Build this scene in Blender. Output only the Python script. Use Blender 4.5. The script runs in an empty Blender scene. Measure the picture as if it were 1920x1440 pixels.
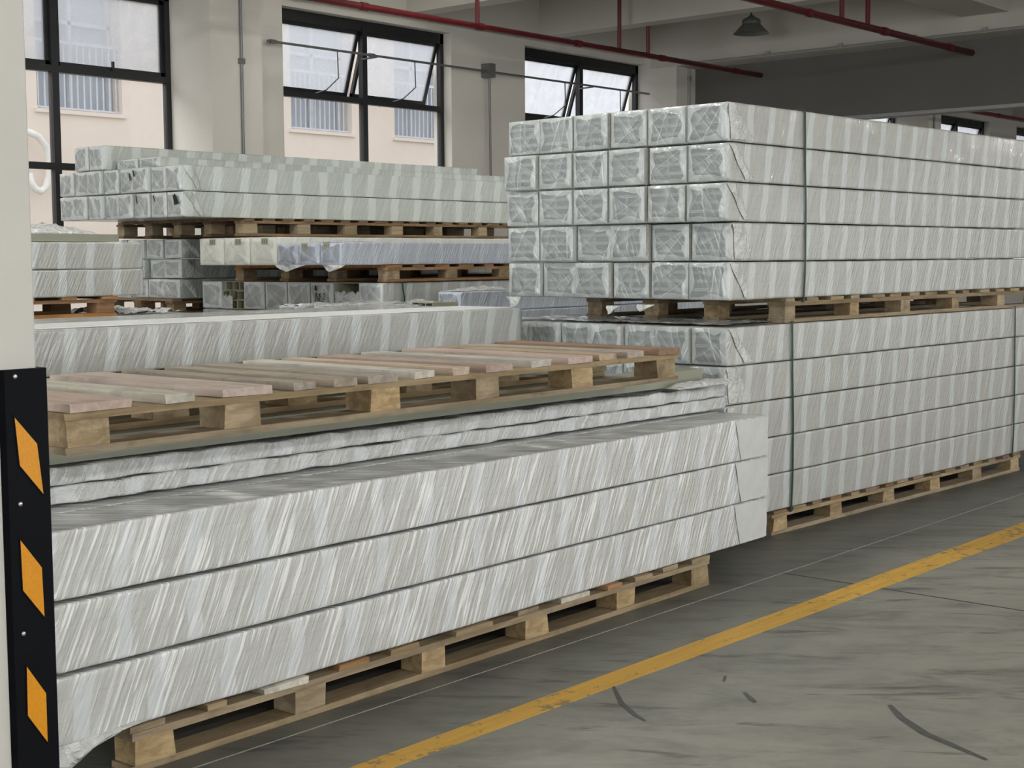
import bpy, bmesh, math, random
from mathutils import Vector, Matrix, noise
random.seed(7)
PI = math.pi
# ------------------------------------------------------------------ camera
H = 1.45; FPX = 2715.0
pitch = math.radians(4.994); roll = math.radians(-0.3227); yaw = math.radians(40.95)
Fh = Vector((math.cos(yaw), math.sin(yaw), 0)); Rt = Vector((math.sin(yaw), -math.cos(yaw), 0)); Zu = Vector((0, 0, 1))
Fw = Fh*math.cos(pitch) - Zu*math.sin(pitch); Up = Fh*math.sin(pitch) + Zu*math.cos(pitch)
R2 = Rt*math.cos(roll) + Up*math.sin(roll); U2 = -Rt*math.sin(roll) + Up*math.cos(roll)
CAM = Vector((0, 0, H))
cd = bpy.data.cameras.new('camera'); cam = bpy.data.objects.new('camera', cd)
bpy.context.scene.collection.objects.link(cam)
cam.matrix_world = Matrix(((R2.x, U2.x, -Fw.x, 0), (R2.y, U2.y, -Fw.y, 0), (R2.z, U2.z, -Fw.z, H), (0, 0, 0, 1)))
cd.sensor_width = 36; cd.lens = FPX/1920*36; cd.clip_end = 200; cd.clip_start = .05
bpy.context.scene.camera = cam
def ray(x, y): return (R2*(x-960) - U2*(y-720))/FPX + Fw
def at_z(x, y, z):
    r = ray(x, y); return CAM + r*((z-H)/r.z)
def at_y(x, y, Y):
    r = ray(x, y); return CAM + r*(Y/r.y)
# ------------------------------------------------------------------ world, lights, exposure
sc = bpy.context.scene
sc.view_settings.view_transform = 'Standard'; sc.view_settings.look = 'None'
sc.view_settings.exposure = 0.0; sc.view_settings.gamma = 1.0
w = bpy.data.worlds.new('overcast_sky'); sc.world = w; w.use_nodes = True
bg = w.node_tree.nodes['Background']; bg.inputs[0].default_value = (0.93, 0.96, 1.0, 1); bg.inputs[1].default_value = 1.42
def area(name, loc, size, power, col=(1, 1, 1), rot=(0, 0, 0), size_y=None):
    l = bpy.data.lights.new(name, 'AREA'); l.energy = power; l.color = col; l.shape = 'RECTANGLE' if size_y else 'DISK'
    l.size = size
    if size_y: l.size_y = size_y
    o = bpy.data.objects.new(name, l); bpy.context.scene.collection.objects.link(o); o.location = loc; o.rotation_euler = rot
    return o
# daylight coming through the big loading doors behind the photographer and an added fill light at the closed left end
area('door_daylight', (3.0, -9.6, 2.1), 20, 330, (1, 1, 1), (math.radians(92), 0, 0), 3.6)
area('left_fill', (-8.6, 5.5, 2.2), 12, 1550, (.95, .985, 1), (0, math.radians(-92), 0), 4.4)
# unseen fill light added above the yard outside the windows (higher than the camera sees)
area('yard_fill', (10.0, 15.6, 8.2), 34, 3000, (.97, .985, 1), (math.radians(-52), 0, 0), 5.0)
# high bay lamps of the hall, then unseen rear fill (outside the frame)
def bay(name, loc, power, r=.16):
    l = bpy.data.lights.new(name, 'POINT'); l.energy = power; l.shadow_soft_size = r; l.color = (1, 1, .975)
    o = bpy.data.objects.new(name, l); bpy.context.scene.collection.objects.link(o); o.location = loc
for lx, ly in ((0.0, -4.6), (5.5, -4.6), (11.0, -4.6), (17, -4.6), (23, -4.6), (30, -4.8)): bay('bay_and_fill_light', (lx, ly, 4.05), 245)
for lx, ly, p in ((4.4, 6.2, 135), (7.4, 6.1, 60), (9.6, 8.3, 60), (20.0, 5.0, 60)): bay('bay_and_fill_light', (lx, ly, 4.45), p)  # fill points added to brighten the rear stacks, walls and beams
# ------------------------------------------------------------------ helpers
COL = bpy.context.scene.collection
def link(o, parent=None):
    COL.objects.link(o)
    if parent is not None: o.parent = parent
    return o
def tag(o, label=None, cat=None, group=None, kind=None):
    if label: o['label'] = label
    if cat: o['category'] = cat
    if group: o['group'] = group
    if kind: o['kind'] = kind
    return o
def empty(name, loc, rz=0, label=None, cat=None, group=None):
    o = bpy.data.objects.new(name, None); o.empty_display_size = .1
    COL.objects.link(o); o.location = loc; o.rotation_euler = (0, 0, rz)
    return tag(o, label, cat, group)
class MB:
    def __init__(s): s.v = []; s.f = []
    def box(s, x0, y0, z0, x1, y1, z1, j=0):
        b = len(s.v)
        for z in (z0, z1):
            for x, y in ((x0, y0), (x1, y0), (x1, y1), (x0, y1)):
                s.v.append((x+random.uniform(-j, j), y+random.uniform(-j, j), z+random.uniform(-j, j)*.5))
        for q in ((0, 3, 2, 1), (4, 5, 6, 7), (0, 1, 5, 4), (1, 2, 6, 5), (2, 3, 7, 6), (3, 0, 4, 7)):
            s.f.append(tuple(b+i for i in q))
        return s
    def quad(s, *p):
        b = len(s.v); s.v += [tuple(q) for q in p]; s.f.append(tuple(range(b, b+len(p)))); return s
    def prism(s, pts, n):
        'polygon pts extruded by vector n'
        b = len(s.v); k = len(pts); n = Vector(n)
        s.v += [tuple(p) for p in pts]; s.v += [tuple(Vector(p)+n) for p in pts]
        s.f.append(tuple(range(b, b+k))); s.f.append(tuple(range(b+2*k-1, b+k-1, -1)))
        for i in range(k): s.f.append((b+i, b+k+i, b+k+(i+1) % k, b+(i+1) % k))
        return s
    def tube(s, pts, r, n=10, cap=True, rad=None):
        pts = [Vector(p) for p in pts]; b = len(s.v); m = len(pts)
        d = (pts[1]-pts[0]).normalized()
        a = d.orthogonal().normalized()
        for i, p in enumerate(pts):
            t = ((pts[min(i+1, m-1)]-pts[max(i-1, 0)])).normalized()
            a = (a - t*a.dot(t)).normalized(); c = t.cross(a)
            rr = rad[i] if rad else r
            for k in range(n):
                an = 2*PI*k/n; s.v.append(tuple(p + (a*math.cos(an)+c*math.sin(an))*rr))
        for i in range(m-1):
            for k in range(n):
                s.f.append((b+i*n+k, b+i*n+(k+1) % n, b+(i+1)*n+(k+1) % n, b+(i+1)*n+k))
        if cap:
            s.f.append(tuple(b+k for k in range(n-1, -1, -1))); s.f.append(tuple(b+(m-1)*n+k for k in range(n)))
        return s
    def mesh(s, name, m, smooth=False):
        me = bpy.data.meshes.new(name); me.from_pydata(s.v, [], s.f); me.materials.append(m)
        bm = bmesh.new(); bm.from_mesh(me); bmesh.ops.recalc_face_normals(bm, faces=bm.faces); bm.to_mesh(me); bm.free()
        if smooth: me.polygons.foreach_set('use_smooth', [True]*len(me.polygons))
        return me
    def build(s, name, m, parent=None, smooth=False, bevel=0, loc=None, rz=0):
        o = bpy.data.objects.new(name, s.mesh(name, m, smooth))
        if bevel:
            md = o.modifiers.new('bevel', 'BEVEL'); md.width = bevel; md.segments = 1; md.limit_method = 'ANGLE'
        if loc is not None: o.location = loc; o.rotation_euler = (0, 0, rz)
        return link(o, parent)
def put(name, me, parent=None, loc=(0, 0, 0), rz=0):
    o = bpy.data.objects.new(name, me); o.location = loc; o.rotation_euler = (0, 0, rz)
    return link(o, parent)
def struct(o): o['kind'] = 'structure'; return o
def attach(o, g):
    'make o (placed in world space) a part of g'
    o.parent = g; o.matrix_parent_inverse = (Matrix.Translation(g.location) @ g.rotation_euler.to_matrix().to_4x4()).inverted()
    for k in ('label', 'category', 'group'):
        if k in o and k != 'label': del o[k]
    return o
# ------------------------------------------------------------------ materials
class NT:
    def __init__(s, name):
        s.m = bpy.data.materials.new(name); s.m.use_nodes = True; s.t = s.m.node_tree; s.n = s.t.nodes
        s.b = s.n['Principled BSDF']; s.out = s.n['Material Output']; s._o = None
    def new(s, t, **k):
        n = s.n.new(t)
        for a, v in k.items(): setattr(n, a, v)
        return n
    def lk(s, a, b): s.t.links.new(a, b)
    def obj(s):
        if not s._o: s._o = s.new('ShaderNodeTexCoord').outputs['Object']
        return s._o
    def math(s, op, a, b=None, c=None, clamp=False):
        n = s.new('ShaderNodeMath', operation=op, use_clamp=clamp)
        for i, v in enumerate((a, b, c)):
            if v is None: continue
            if isinstance(v, (int, float)): n.inputs[i].default_value = v
            else: s.lk(v, n.inputs[i])
        return n.outputs[0]
    def xyz(s, v=None):
        n = s.new('ShaderNodeSeparateXYZ'); s.lk(v or s.obj(), n.inputs[0]); return n.outputs
    def vec(s, x, y, z):
        n = s.new('ShaderNodeCombineXYZ')
        for i, v in enumerate((x, y, z)):
            if isinstance(v, (int, float)): n.inputs[i].default_value = v
            else: s.lk(v, n.inputs[i])
        return n.outputs[0]
    def noise(s, v, scale=5, detail=3, rough=.5, dist=0):
        n = s.new('ShaderNodeTexNoise'); n.inputs['Scale'].default_value = scale; n.inputs['Detail'].default_value = detail
        n.inputs['Roughness'].default_value = rough; n.inputs['Distortion'].default_value = dist
        if v is not None: s.lk(v, n.inputs['Vector'])
        return n.outputs['Fac']
    def ramp(s, f, a, b, interp='SMOOTHSTEP'):
        n = s.new('ShaderNodeMapRange', interpolation_type=interp); s.lk(f, n.inputs[0])
        n.inputs[1].default_value = a; n.inputs[2].default_value = b
        return n.outputs[0]
    def mix(s, f, a, b):
        n = s.new('ShaderNodeMix', data_type='RGBA')
        for i, v in ((0, f), (6, a), (7, b)):
            if isinstance(v, (int, float)): n.inputs[i].default_value = v
            elif isinstance(v, tuple): n.inputs[i].default_value = (*v, 1)
            else: s.lk(v, n.inputs[i])
        return n.outputs[2]
    def scale(s, sx, sy, sz, v=None):
        n = s.new('ShaderNodeMapping'); s.lk(v or s.obj(), n.inputs[0]); n.inputs['Scale'].default_value = (sx, sy, sz); return n.outputs[0]
    def rnd(s): return s.new('ShaderNodeObjectInfo').outputs['Random']
    def col(s, c):
        if isinstance(c, tuple): s.b.inputs['Base Color'].default_value = (*c, 1)
        else: s.lk(c, s.b.inputs['Base Color'])
    def setp(s, **k):
        for a, v in k.items():
            a = a.replace('_', ' ')
            if isinstance(v, (int, float)): s.b.inputs[a].default_value = v
            else: s.lk(v, s.b.inputs[a])
    def bump(s, h, strength=.3, dist=.01):
        n = s.new('ShaderNodeBump'); n.inputs['Strength'].default_value = strength; n.inputs['Distance'].default_value = dist
        s.lk(h, n.inputs['Height']); s.lk(n.outputs[0], s.b.inputs['Normal']); return n.outputs[0]
def lin(r, g, b):
    f = lambda c: (c/255/12.92) if c/255 <= .04045 else ((c/255+.055)/1.055)**2.4
    return (f(r), f(g), f(b))
def plain(name, c, rough=.6, metal=0, var=.06, sc_=8, bump=0):
    t = NT(name); n = t.noise(t.obj(), sc_, 4)
    t.col(t.mix(t.ramp(n, .3, .7), tuple(x*(1-var) for x in c), tuple(min(1, x*(1+var)) for x in c)))
    t.setp(Roughness=rough, Metallic=metal)
    if bump: t.bump(n, bump, .005)
    return t.m
def film_mat(name, base, streak, band, period=.21, bandw=.30, streaks=1.0, hatch=.45, crumple=0, rough=.3, wobk=.10, bmp=.8):
    'stretch film round a bundle: overlap bands of the spiral wrap and fine slanted wrinkles'
    t = NT(name); x, y, z = t.xyz(); r = t.rnd()
    off = t.math('MULTIPLY', r, 37.0)
    wob = t.noise(t.vec(t.math('MULTIPLY', x, .9), t.math('MULTIPLY', z, 2.4), off), 2.2, 1)
    ub = t.math('ADD', t.math('SUBTRACT', x, t.math('MULTIPLY', z, .15)), t.math('MULTIPLY', y, .85))
    ub = t.math('ADD', ub, t.math('MULTIPLY', wob, wobk))
    ub = t.math('ADD', ub, off)
    fr = t.math('FRACT', t.math('DIVIDE', ub, period))
    tri = t.math('ABSOLUTE', t.math('SUBTRACT', fr, .5))          # 0 at band centre
    bandm = t.math('SUBTRACT', 1.0, t.ramp(tri, bandw*.42, bandw*.54))
    us = t.math('ADD', t.math('SUBTRACT', x, t.math('MULTIPLY', z, hatch)), t.math('MULTIPLY', y, .8))
    vs = t.math('ADD', t.math('MULTIPLY', z, 1.0), t.math('MULTIPLY', y, .6))
    st = t.noise(t.vec(t.math('MULTIPLY', us, 78), t.math('MULTIPLY', vs, 3.4), off), 1.0, 2.5, .55)
    st2 = t.noise(t.vec(t.math('MULTIPLY', us, 42), t.math('MULTIPLY', vs, 3.0), t.math('ADD', off, 9)), 1.0, 2)
    sm = t.math('MULTIPLY', t.ramp(st, .53, .62), streaks)
    area_m = t.ramp(t.noise(t.vec(t.math('MULTIPLY', ub, 4), t.math('MULTIPLY', z, 6), off), 1.0, 2), .35, .6)
    sm = t.math('MULTIPLY', sm, t.math('ADD', t.math('MULTIPLY', area_m, .65), .35))
    # profile joints showing faintly through
    jz = t.ramp(t.math('ABSOLUTE', t.math('SUBTRACT', t.math('FRACT', t.math('MULTIPLY', z, 15.6)), .5)), .44, .5)
    c = t.mix(t.ramp(st2, .3, .72), tuple(v*.93 for v in base), tuple(min(1, v*1.05) for v in base))
    c = t.mix(t.math('MULTIPLY', jz, .22), c, tuple(v*.62 for v in base))
    c = t.mix(t.math('MULTIPLY', bandm, .85), c, band)
    c = t.mix(sm, c, streak)
    t.col(c)
    h = t.math('ADD', t.math('MULTIPLY', st, .8), t.math('MULTIPLY', st2, .5))
    if crumple:
        cr = t.noise(t.scale(16, 16, 16), 1.0, 4, .6, 1.2)
        h = t.math('ADD', h, t.math('MULTIPLY', cr, crumple))
    gl = t.noise(t.vec(t.math('MULTIPLY', us, 60), t.math('MULTIPLY', z, 22), off), 1.0, 2)
    h = t.math('ADD', h, t.math('MULTIPLY', gl, .6))
    nb = t.bump(h, bmp, .009)
    t.setp(Roughness=rough, **{'Specular_IOR_Level': .5, 'Coat_Weight': .9, 'Coat_Roughness': .045})
    t.lk(nb, t.b.inputs['Coat Normal'])
    return t.m
def endfilm_mat(name, c, dens=.5):
    'milky film stretched over the open end of a bundle; the profiles show through it'
    t = NT(name); r = t.rnd(); off = t.math('MULTIPLY', r, 51.0)
    g = t.new('ShaderNodeTexCoord').outputs['Generated']; gx, gy, gz = t.xyz(g)
    fr = lambda k: t.math('FRACT', t.math('MULTIPLY', r, k))
    wv = t.noise(t.vec(t.math('MULTIPLY', gy, 2.2), t.math('MULTIPLY', gz, 2.2), off), 1.0, .5)
    dy = t.math('ABSOLUTE', t.math('SUBTRACT', gy, .5)); dz = t.math('ABSOLUTE', t.math('SUBTRACT', gz, .5))
    bd = t.math('ADD', t.math('MAXIMUM', dy, dz), t.math('MULTIPLY', t.math('SUBTRACT', wv, .5), .30))
    edge = t.ramp(bd, .36, .385)
    m = t.math('MULTIPLY', edge, .34)
    # straight fold lines at random slants, one side a little denser (double film)
    for k in range(4):
        a = t.math('SUBTRACT', t.math('MULTIPLY', fr(13.7+k*7.31), 2.2), .4 if k % 2 else 1.8)
        d = t.math('SUBTRACT', t.math('ADD', gy, t.math('MULTIPLY', t.math('SUBTRACT', gz, .5), a)), fr(29.3+k*11.9))
        line = t.math('SUBTRACT', 1.0, t.ramp(t.math('ABSOLUTE', d), .004, .028))
        m = t.math('ADD', m, t.math('MULTIPLY', line, .16 if k < 3 else .30))
        if k < 3:
            m = t.math('ADD', m, t.math('MULTIPLY', t.math('MULTIPLY', t.ramp(d, 0, .01), t.math('SUBTRACT', 1.0, t.ramp(d, .01, .28))), .13))
    # a patch of fine parallel wrinkles
    us = t.math('ADD', t.math('MULTIPLY', gy, 26), t.math('MULTIPLY', gz, t.math('SUBTRACT', t.math('MULTIPLY', fr(5.3), 14), 20)))
    hz = t.noise(t.vec(us, t.math('MULTIPLY', gz, 1.5), off), 1.0, 1.5)
    pm = t.ramp(t.noise(t.vec(t.math('MULTIPLY', gy, 1.6), t.math('MULTIPLY', gz, 1.6), t.math('ADD', off, 7)), 1.0, 1), .47, .6)
    hm = t.math('MULTIPLY', t.ramp(hz, .52, .66), pm)
    m = t.math('ADD', m, t.math('MULTIPLY', hm, .26))
    al = t.math('ADD', m, dens, clamp=True)
    t.col(t.mix(t.ramp(m, 0, .7), tuple(v*.90 for v in c), tuple(min(1, v*1.08) for v in c)))
    nb = t.bump(t.math('ADD', m, t.math('MULTIPLY', wv, .6)), .35, .012)
    t.setp(Roughness=.35, Alpha=al, **{'Coat_Weight': .3, 'Coat_Roughness': .1}); t.lk(nb, t.b.inputs['Coat Normal'])
    return t.m
def wood_mat(name, a, b, dirt=.35, rough=.8, lx=2.5):
    t = NT(name); r = t.rnd(); off = t.math('MULTIPLY', r, 23.0)
    x, y, z = t.xyz()
    v = t.vec(t.math('ADD', t.math('MULTIPLY', x, lx), off), t.math('MULTIPLY', y, 22 if lx < 10 else 2.5), t.math('MULTIPLY', z, 30))
    g = t.noise(v, 1.0, 5, .65, .6)
    c = t.mix(t.ramp(g, .3, .7), a, b)
    d = t.noise(t.vec(t.math('ADD', t.math('MULTIPLY', x, 7), off), t.math('MULTIPLY', y, 7), t.math('MULTIPLY', z, 7)), 1.0, 5, .7)
    c = t.mix(t.math('MULTIPLY', t.ramp(d, .48, .72), dirt), c, tuple(q*.28 for q in a))
    hs = t.new('ShaderNodeHueSaturation'); t.lk(c, hs.inputs['Color'])
    t.lk(t.math('ADD', .80, t.math('MULTIPLY', r, .38)), hs.inputs['Value']); t.lk(t.math('ADD', .75, t.math('MULTIPLY', t.math('FRACT', off), .25)), hs.inputs['Saturation'])
    t.col(hs.outputs[0]); t.setp(Roughness=rough, Specular_IOR_Level=.25)
    t.bump(g, .5, .004)
    return t.m
M = {}
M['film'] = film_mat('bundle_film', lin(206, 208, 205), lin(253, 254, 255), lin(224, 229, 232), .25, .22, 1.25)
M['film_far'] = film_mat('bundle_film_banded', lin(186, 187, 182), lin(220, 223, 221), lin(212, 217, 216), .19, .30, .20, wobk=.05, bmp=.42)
M['film_blue'] = film_mat('bundle_film_bluish', lin(206, 214, 228), lin(240, 245, 252), lin(222, 229, 240), .23, .2, .8)
M['film_cream'] = film_mat('bundle_film_cream', lin(240, 240, 230), lin(245, 246, 240), lin(238, 240, 232), .3, .3, .4)
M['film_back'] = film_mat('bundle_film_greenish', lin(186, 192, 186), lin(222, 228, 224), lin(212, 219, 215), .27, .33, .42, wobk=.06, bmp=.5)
M['film_crumple'] = film_mat('bundle_film_crumpled', lin(206, 207, 205), lin(240, 243, 244), lin(226, 230, 232), .24, .3, .9, .6, 2.2)
M['loose'] = film_mat('loose_film', lin(222, 224, 222), lin(246, 248, 248), lin(232, 234, 234), .3, .3, .6, .6, 4.0, .2)
M['endfilm'] = endfilm_mat('end_film', lin(204, 210, 210), .42)
M['endfilm_back'] = endfilm_mat('end_film_hazy', lin(228, 233, 232), .62)
M['endfilm_blue'] = endfilm_mat('end_film_bluish', lin(210, 218, 232), .55)
M['endfilm_cream'] = endfilm_mat('end_film_cream', lin(246, 246, 236), .9)
M['prof'] = plain('profile_plastic', lin(212, 216, 216), .5)
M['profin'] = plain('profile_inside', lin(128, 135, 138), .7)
M['beige'] = plain('beige_profile', lin(178, 176, 150), .45, var=.04)
M['board'] = plain('grey_green_board', lin(150, 152, 136), .45, var=.03)
M['whitesheet'] = plain('white_sheet', lin(246, 248, 248), .35, var=.02)
M['paper'] = plain('kraft_label', lin(176, 172, 150), .8)
M['ink'] = plain('black_ink', lin(38, 38, 40), .7)
M['strap'] = plain('green_strap', lin(28, 66, 52), .35)
M['pwood'] = wood_mat('pallet_wood', lin(176, 156, 122), lin(142, 122, 90), .45)
M['pwood_d'] = wood_mat('pallet_wood_dark', lin(150, 122, 86), lin(116, 90, 60), .5)
M['pwood_o'] = wood_mat('pallet_wood_orange', lin(186, 138, 82), lin(150, 104, 58), .3)
M['pwood_y'] = wood_mat('pallet_block_wood', lin(192, 168, 128), lin(154, 130, 94), .6, lx=9)
M['b_pink'] = wood_mat('deck_board_pink', lin(204, 184, 172), lin(182, 160, 148), .35, lx=30)
M['b_pale'] = wood_mat('deck_board_pale', lin(216, 210, 196), lin(188, 182, 168), .5, lx=30)
M['b_grey'] = wood_mat('deck_board_grey', lin(188, 176, 160), lin(160, 148, 132), .5, lx=30)
M['b_tan'] = wood_mat('deck_board_tan', lin(208, 186, 160), lin(182, 160, 134), .4, lx=30)
M['b_brown'] = wood_mat('deck_board_brown', lin(160, 134, 114), lin(138, 112, 94), .4, lx=30)
M['wall'] = plain('white_plaster', lin(206, 201, 192), .85, var=.03, sc_=1.5)
M['beam'] = plain('white_beam_paint', lin(188, 184, 174), .85, var=.03, sc_=1.2)
M['gbeam'] = plain('dark_grey_paint', lin(98, 96, 92), .8, var=.04, sc_=1.5)
M['pillar'] = plain('pillar_paint', lin(214, 212, 206), .8, var=.02, sc_=5, bump=.1)
M['black'] = plain('black_aluminium', lin(24, 26, 28), .4, var=.1)
M['red'] = plain('red_pipe_paint', lin(92, 14, 18), .4, var=.1)
M['steel'] = plain('galvanised_steel', lin(120, 122, 122), .45, .6)
M['conduit'] = plain('grey_conduit', lin(150, 150, 148), .5, .2)
M['lampm'] = plain('grey_lamp_metal', lin(110, 112, 104), .5, .3)
M['rubber'] = plain('black_rubber', lin(9, 11, 18), .6, var=.15)
M['screw'] = plain('screw_metal', lin(200, 200, 200), .25, .9)
M['cream'] = plain('cream_render', lin(236, 222, 208), .9, var=.03, sc_=.7)
M['hose'] = plain('white_hose', lin(240, 238, 232), .5)
M['bglass'] = plain('neighbour_glass', lin(176, 184, 194), .7, 0, .06, 3)
M['rail'] = plain('white_railing', lin(206, 210, 216), .5)
M['rubber'].node_tree.nodes['Principled BSDF'].inputs['Specular IOR Level'].default_value = .12
t = NT('reflective_yellow'); vv = t.new('ShaderNodeTexVoronoi'); vv.inputs['Scale'].default_value = 150; t.lk(t.obj(), vv.inputs['Vector'])
t.col(t.mix(t.ramp(vv.outputs['Distance'], .2, .7), lin(232, 156, 8), lin(226, 149, 6))); t.setp(Roughness=.35); M['yellow'] = t.m
# floor: trowelled concrete with stains and tyre scuffs
t = NT('floor_concrete'); x, y, z = t.xyz()
n1 = t.noise(t.scale(.35, .8, 1), 1.6, 5, .6)
pa = t.math('SUBTRACT', t.math('MULTIPLY', x, .60), t.math('MULTIPLY', y, .80)); qa = t.math('ADD', t.math('MULTIPLY', x, .80), t.math('MULTIPLY', y, .60))
n2 = t.noise(t.vec(t.math('MULTIPLY', pa, 1.4), t.math('MULTIPLY', qa, 3.4), 0), 1.6, 6, .68, .5)
n3 = t.noise(t.vec(t.math('MULTIPLY', pa, 1.9), t.math('MULTIPLY', qa, 10.5), 3), 1.2, 5, .62, .7)
n4 = t.noise(t.scale(9, 9, 9), 1.0, 6, .7)
c = t.mix(t.ramp(n1, .3, .7), lin(140, 140, 133), lin(163, 162, 152))
c = t.mix(t.math('MULTIPLY', t.ramp(n2, .42, .72), .62), c, lin(96, 97, 93))
c = t.mix(t.math('MULTIPLY', t.ramp(n4, .3, .8), .25), c, lin(170, 169, 158))
c = t.mix(t.math('MULTIPLY', t.ramp(n3, .57, .68), .62), c, lin(60, 62, 63))
shade_grime = t.ramp(t.math('ADD', t.math('SUBTRACT', y, t.math('MULTIPLY', x, .03)), t.math('MULTIPLY', n1, .5)), 2.85, 3.5)      # storage side of the line: shade near the stacks painted in, plus grime
c = t.mix(t.math('MULTIPLY', shade_grime, .68), c, lin(70, 70, 67))
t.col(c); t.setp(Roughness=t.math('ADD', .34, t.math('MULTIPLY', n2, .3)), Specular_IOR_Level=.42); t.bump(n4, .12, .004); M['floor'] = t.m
t = NT('yellow_floor_paint'); x, y, z = t.xyz()
n = t.noise(t.scale(16, 16, 16), 1.0, 6, .75); nn = t.noise(t.scale(1.3, 1.3, 1), 1.0, 2)
wear = t.ramp(t.math('ADD', n, t.math('MULTIPLY', nn, .30)), .70, .78)
n5 = t.noise(t.vec(t.math('MULTIPLY', x, 3), t.math('MULTIPLY', y, 40), 0), 1.0, 4, .6)
c = t.mix(t.ramp(n5, .3, .7), lin(236, 188, 74), lin(220, 170, 66)); c = t.mix(t.math('MULTIPLY', wear, .8), c, lin(120, 112, 90))
t.col(c); t.setp(Roughness=.55); M['line'] = t.m
M['joint'] = plain('pale_joint_filler', lin(170, 170, 164), .8, var=.2, sc_=30)
M['crack'] = plain('dark_joint', lin(82, 82, 78), .9)
M['scuff'] = plain('tyre_scuff', lin(84, 85, 84), .6, var=.2, sc_=40)
def glass_mat(name, dens, tint, nscale=3):
    t = NT(name); x, y, z = t.xyz()
    n = t.noise(t.vec(t.math('MULTIPLY', x, 3), t.math('MULTIPLY', y, 3), t.math('MULTIPLY', z, 2)), nscale, 6, .65, 1.5)
    al = t.math('ADD', t.math('MULTIPLY', t.ramp(n, .3, .75), dens*.35), dens*.95, clamp=True)
    t.col(tint); t.setp(Roughness=.2, Alpha=al, **{'Transmission_Weight': 0.0, 'Specular_IOR_Level': .3, 'Subsurface_Weight': 0.0})
    # dust on the pane scatters daylight through: diffuse transmission
    tr = t.new('ShaderNodeBsdfTranslucent'); tr.inputs[0].default_value = (*tint, 1)
    ms = t.new('ShaderNodeMixShader'); tp = t.new('ShaderNodeBsdfTransparent'); ms2 = t.new('ShaderNodeMixShader'); gl = t.new('ShaderNodeBsdfGlossy'); gl.inputs['Roughness'].default_value = .05
    t.lk(al, ms.inputs[0]); t.lk(tp.outputs[0], ms.inputs[1]); t.lk(tr.outputs[0], ms.inputs[2])
    ms2.inputs[0].default_value = .04; t.lk(ms.outputs[0], ms2.inputs[1]); t.lk(gl.outputs[0], ms2.inputs[2]); t.lk(ms2.outputs[0], t.out.inputs[0])
    return t.m
M['dusty'] = glass_mat('dusty_glass', .46, (.37, .38, .40), 1.6)
M['clear'] = glass_mat('clear_glass', .05, (.4, .4, .43), 2.0)
# ------------------------------------------------------------------ the hall
WY = 11.5
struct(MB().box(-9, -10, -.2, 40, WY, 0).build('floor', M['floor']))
struct(MB().box(-9, -10, 4.9, 40, WY+.3, 5.1).build('ceiling', M['wall']))
bays = [.907, 8.457, 16.007, 23.557, 31.107]
ops = []
for b in bays: ops += [(b-2.484, b), (b+1.283, b+3.77)] if b != .907 else [(b-2.484, b), (b+1.283, b+3.77)]
ops = sorted(ops)
ZS, ZT = .80, 4.0
wl = MB(); x = -9
wl.box(-9, WY, 0, 40, WY+.28, ZS)
for a, b in ops:
    wl.box(x, WY, ZS, a, WY+.28, ZT); x = b
wl.box(x, WY, ZS, 40, WY+.28, ZT); wl.box(-9, WY, ZT, 40, WY+.28, 4.9)
struct(wl.build('wall_back', M['wall']))
struct(MB().box(40, -10, 0, 40.2, WY+.28, 4.9).build('wall_right', M['wall']))
struct(MB().box(-9.2, -10, 0, -9, WY+.28, 4.9).build('wall_left', M['wall']))
# front side: wall with three wide loading doors standing open
fw = MB(); fw.box(-9, -10.25, 3.9, 40, -10, 4.9)
for a, b in ((-9, -6), (3, 5), (14, 16), (25, 27), (36, 40)): fw.box(a, -10.25, 0, b, -10, 3.9)
struct(fw.build('wall_front', M['wall']))
tn = 0
def trim(mb, mat):
    global tn; tn += 1
    o = mb.build('trim_%d' % tn, M[mat]); return struct(o)
for b in bays: trim(MB().box(b, WY-.5, 0, b+.6 if b < 16 else b+.5, WY, 4.9), 'wall')      # columns
trim(MB().box(-9, WY-.09, 4.09, 40, WY, 4.9), 'beam')                                    # ring beam over the windows
for bx in (-.9, 1.4, 6.5, 9.15, 11.42, 13.69, 18.3, 20.6, 26, 28.2): trim(MB().box(bx, -10, 4.11, bx+.25, WY-.09, 4.9), 'beam')
for bx in (8.457, 23.557): trim(MB().box(bx, -10, 3.93, bx+.6, WY-.5, 4.9), 'beam') if bx > 20 else None
trim(MB().box(16.0, -10, 3.94, 16.75, WY-.09, 4.9), 'beam')                              # the deep girder
gp = trim(MB().box(16.45, -10, 3.16, 16.65, WY-.5, 3.94), 'gbeam')                       # dark grey panel hung under it
trim(MB().box(16.43, -10, 3.13, 16.67, WY-.5, 3.17), 'conduit')
for y0 in (6.55, .2): trim(MB().box(13.94, y0, 4.14, 16.0, y0+.55, 4.88), 'gbeam' if y0 > 9 else 'beam')
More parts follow.
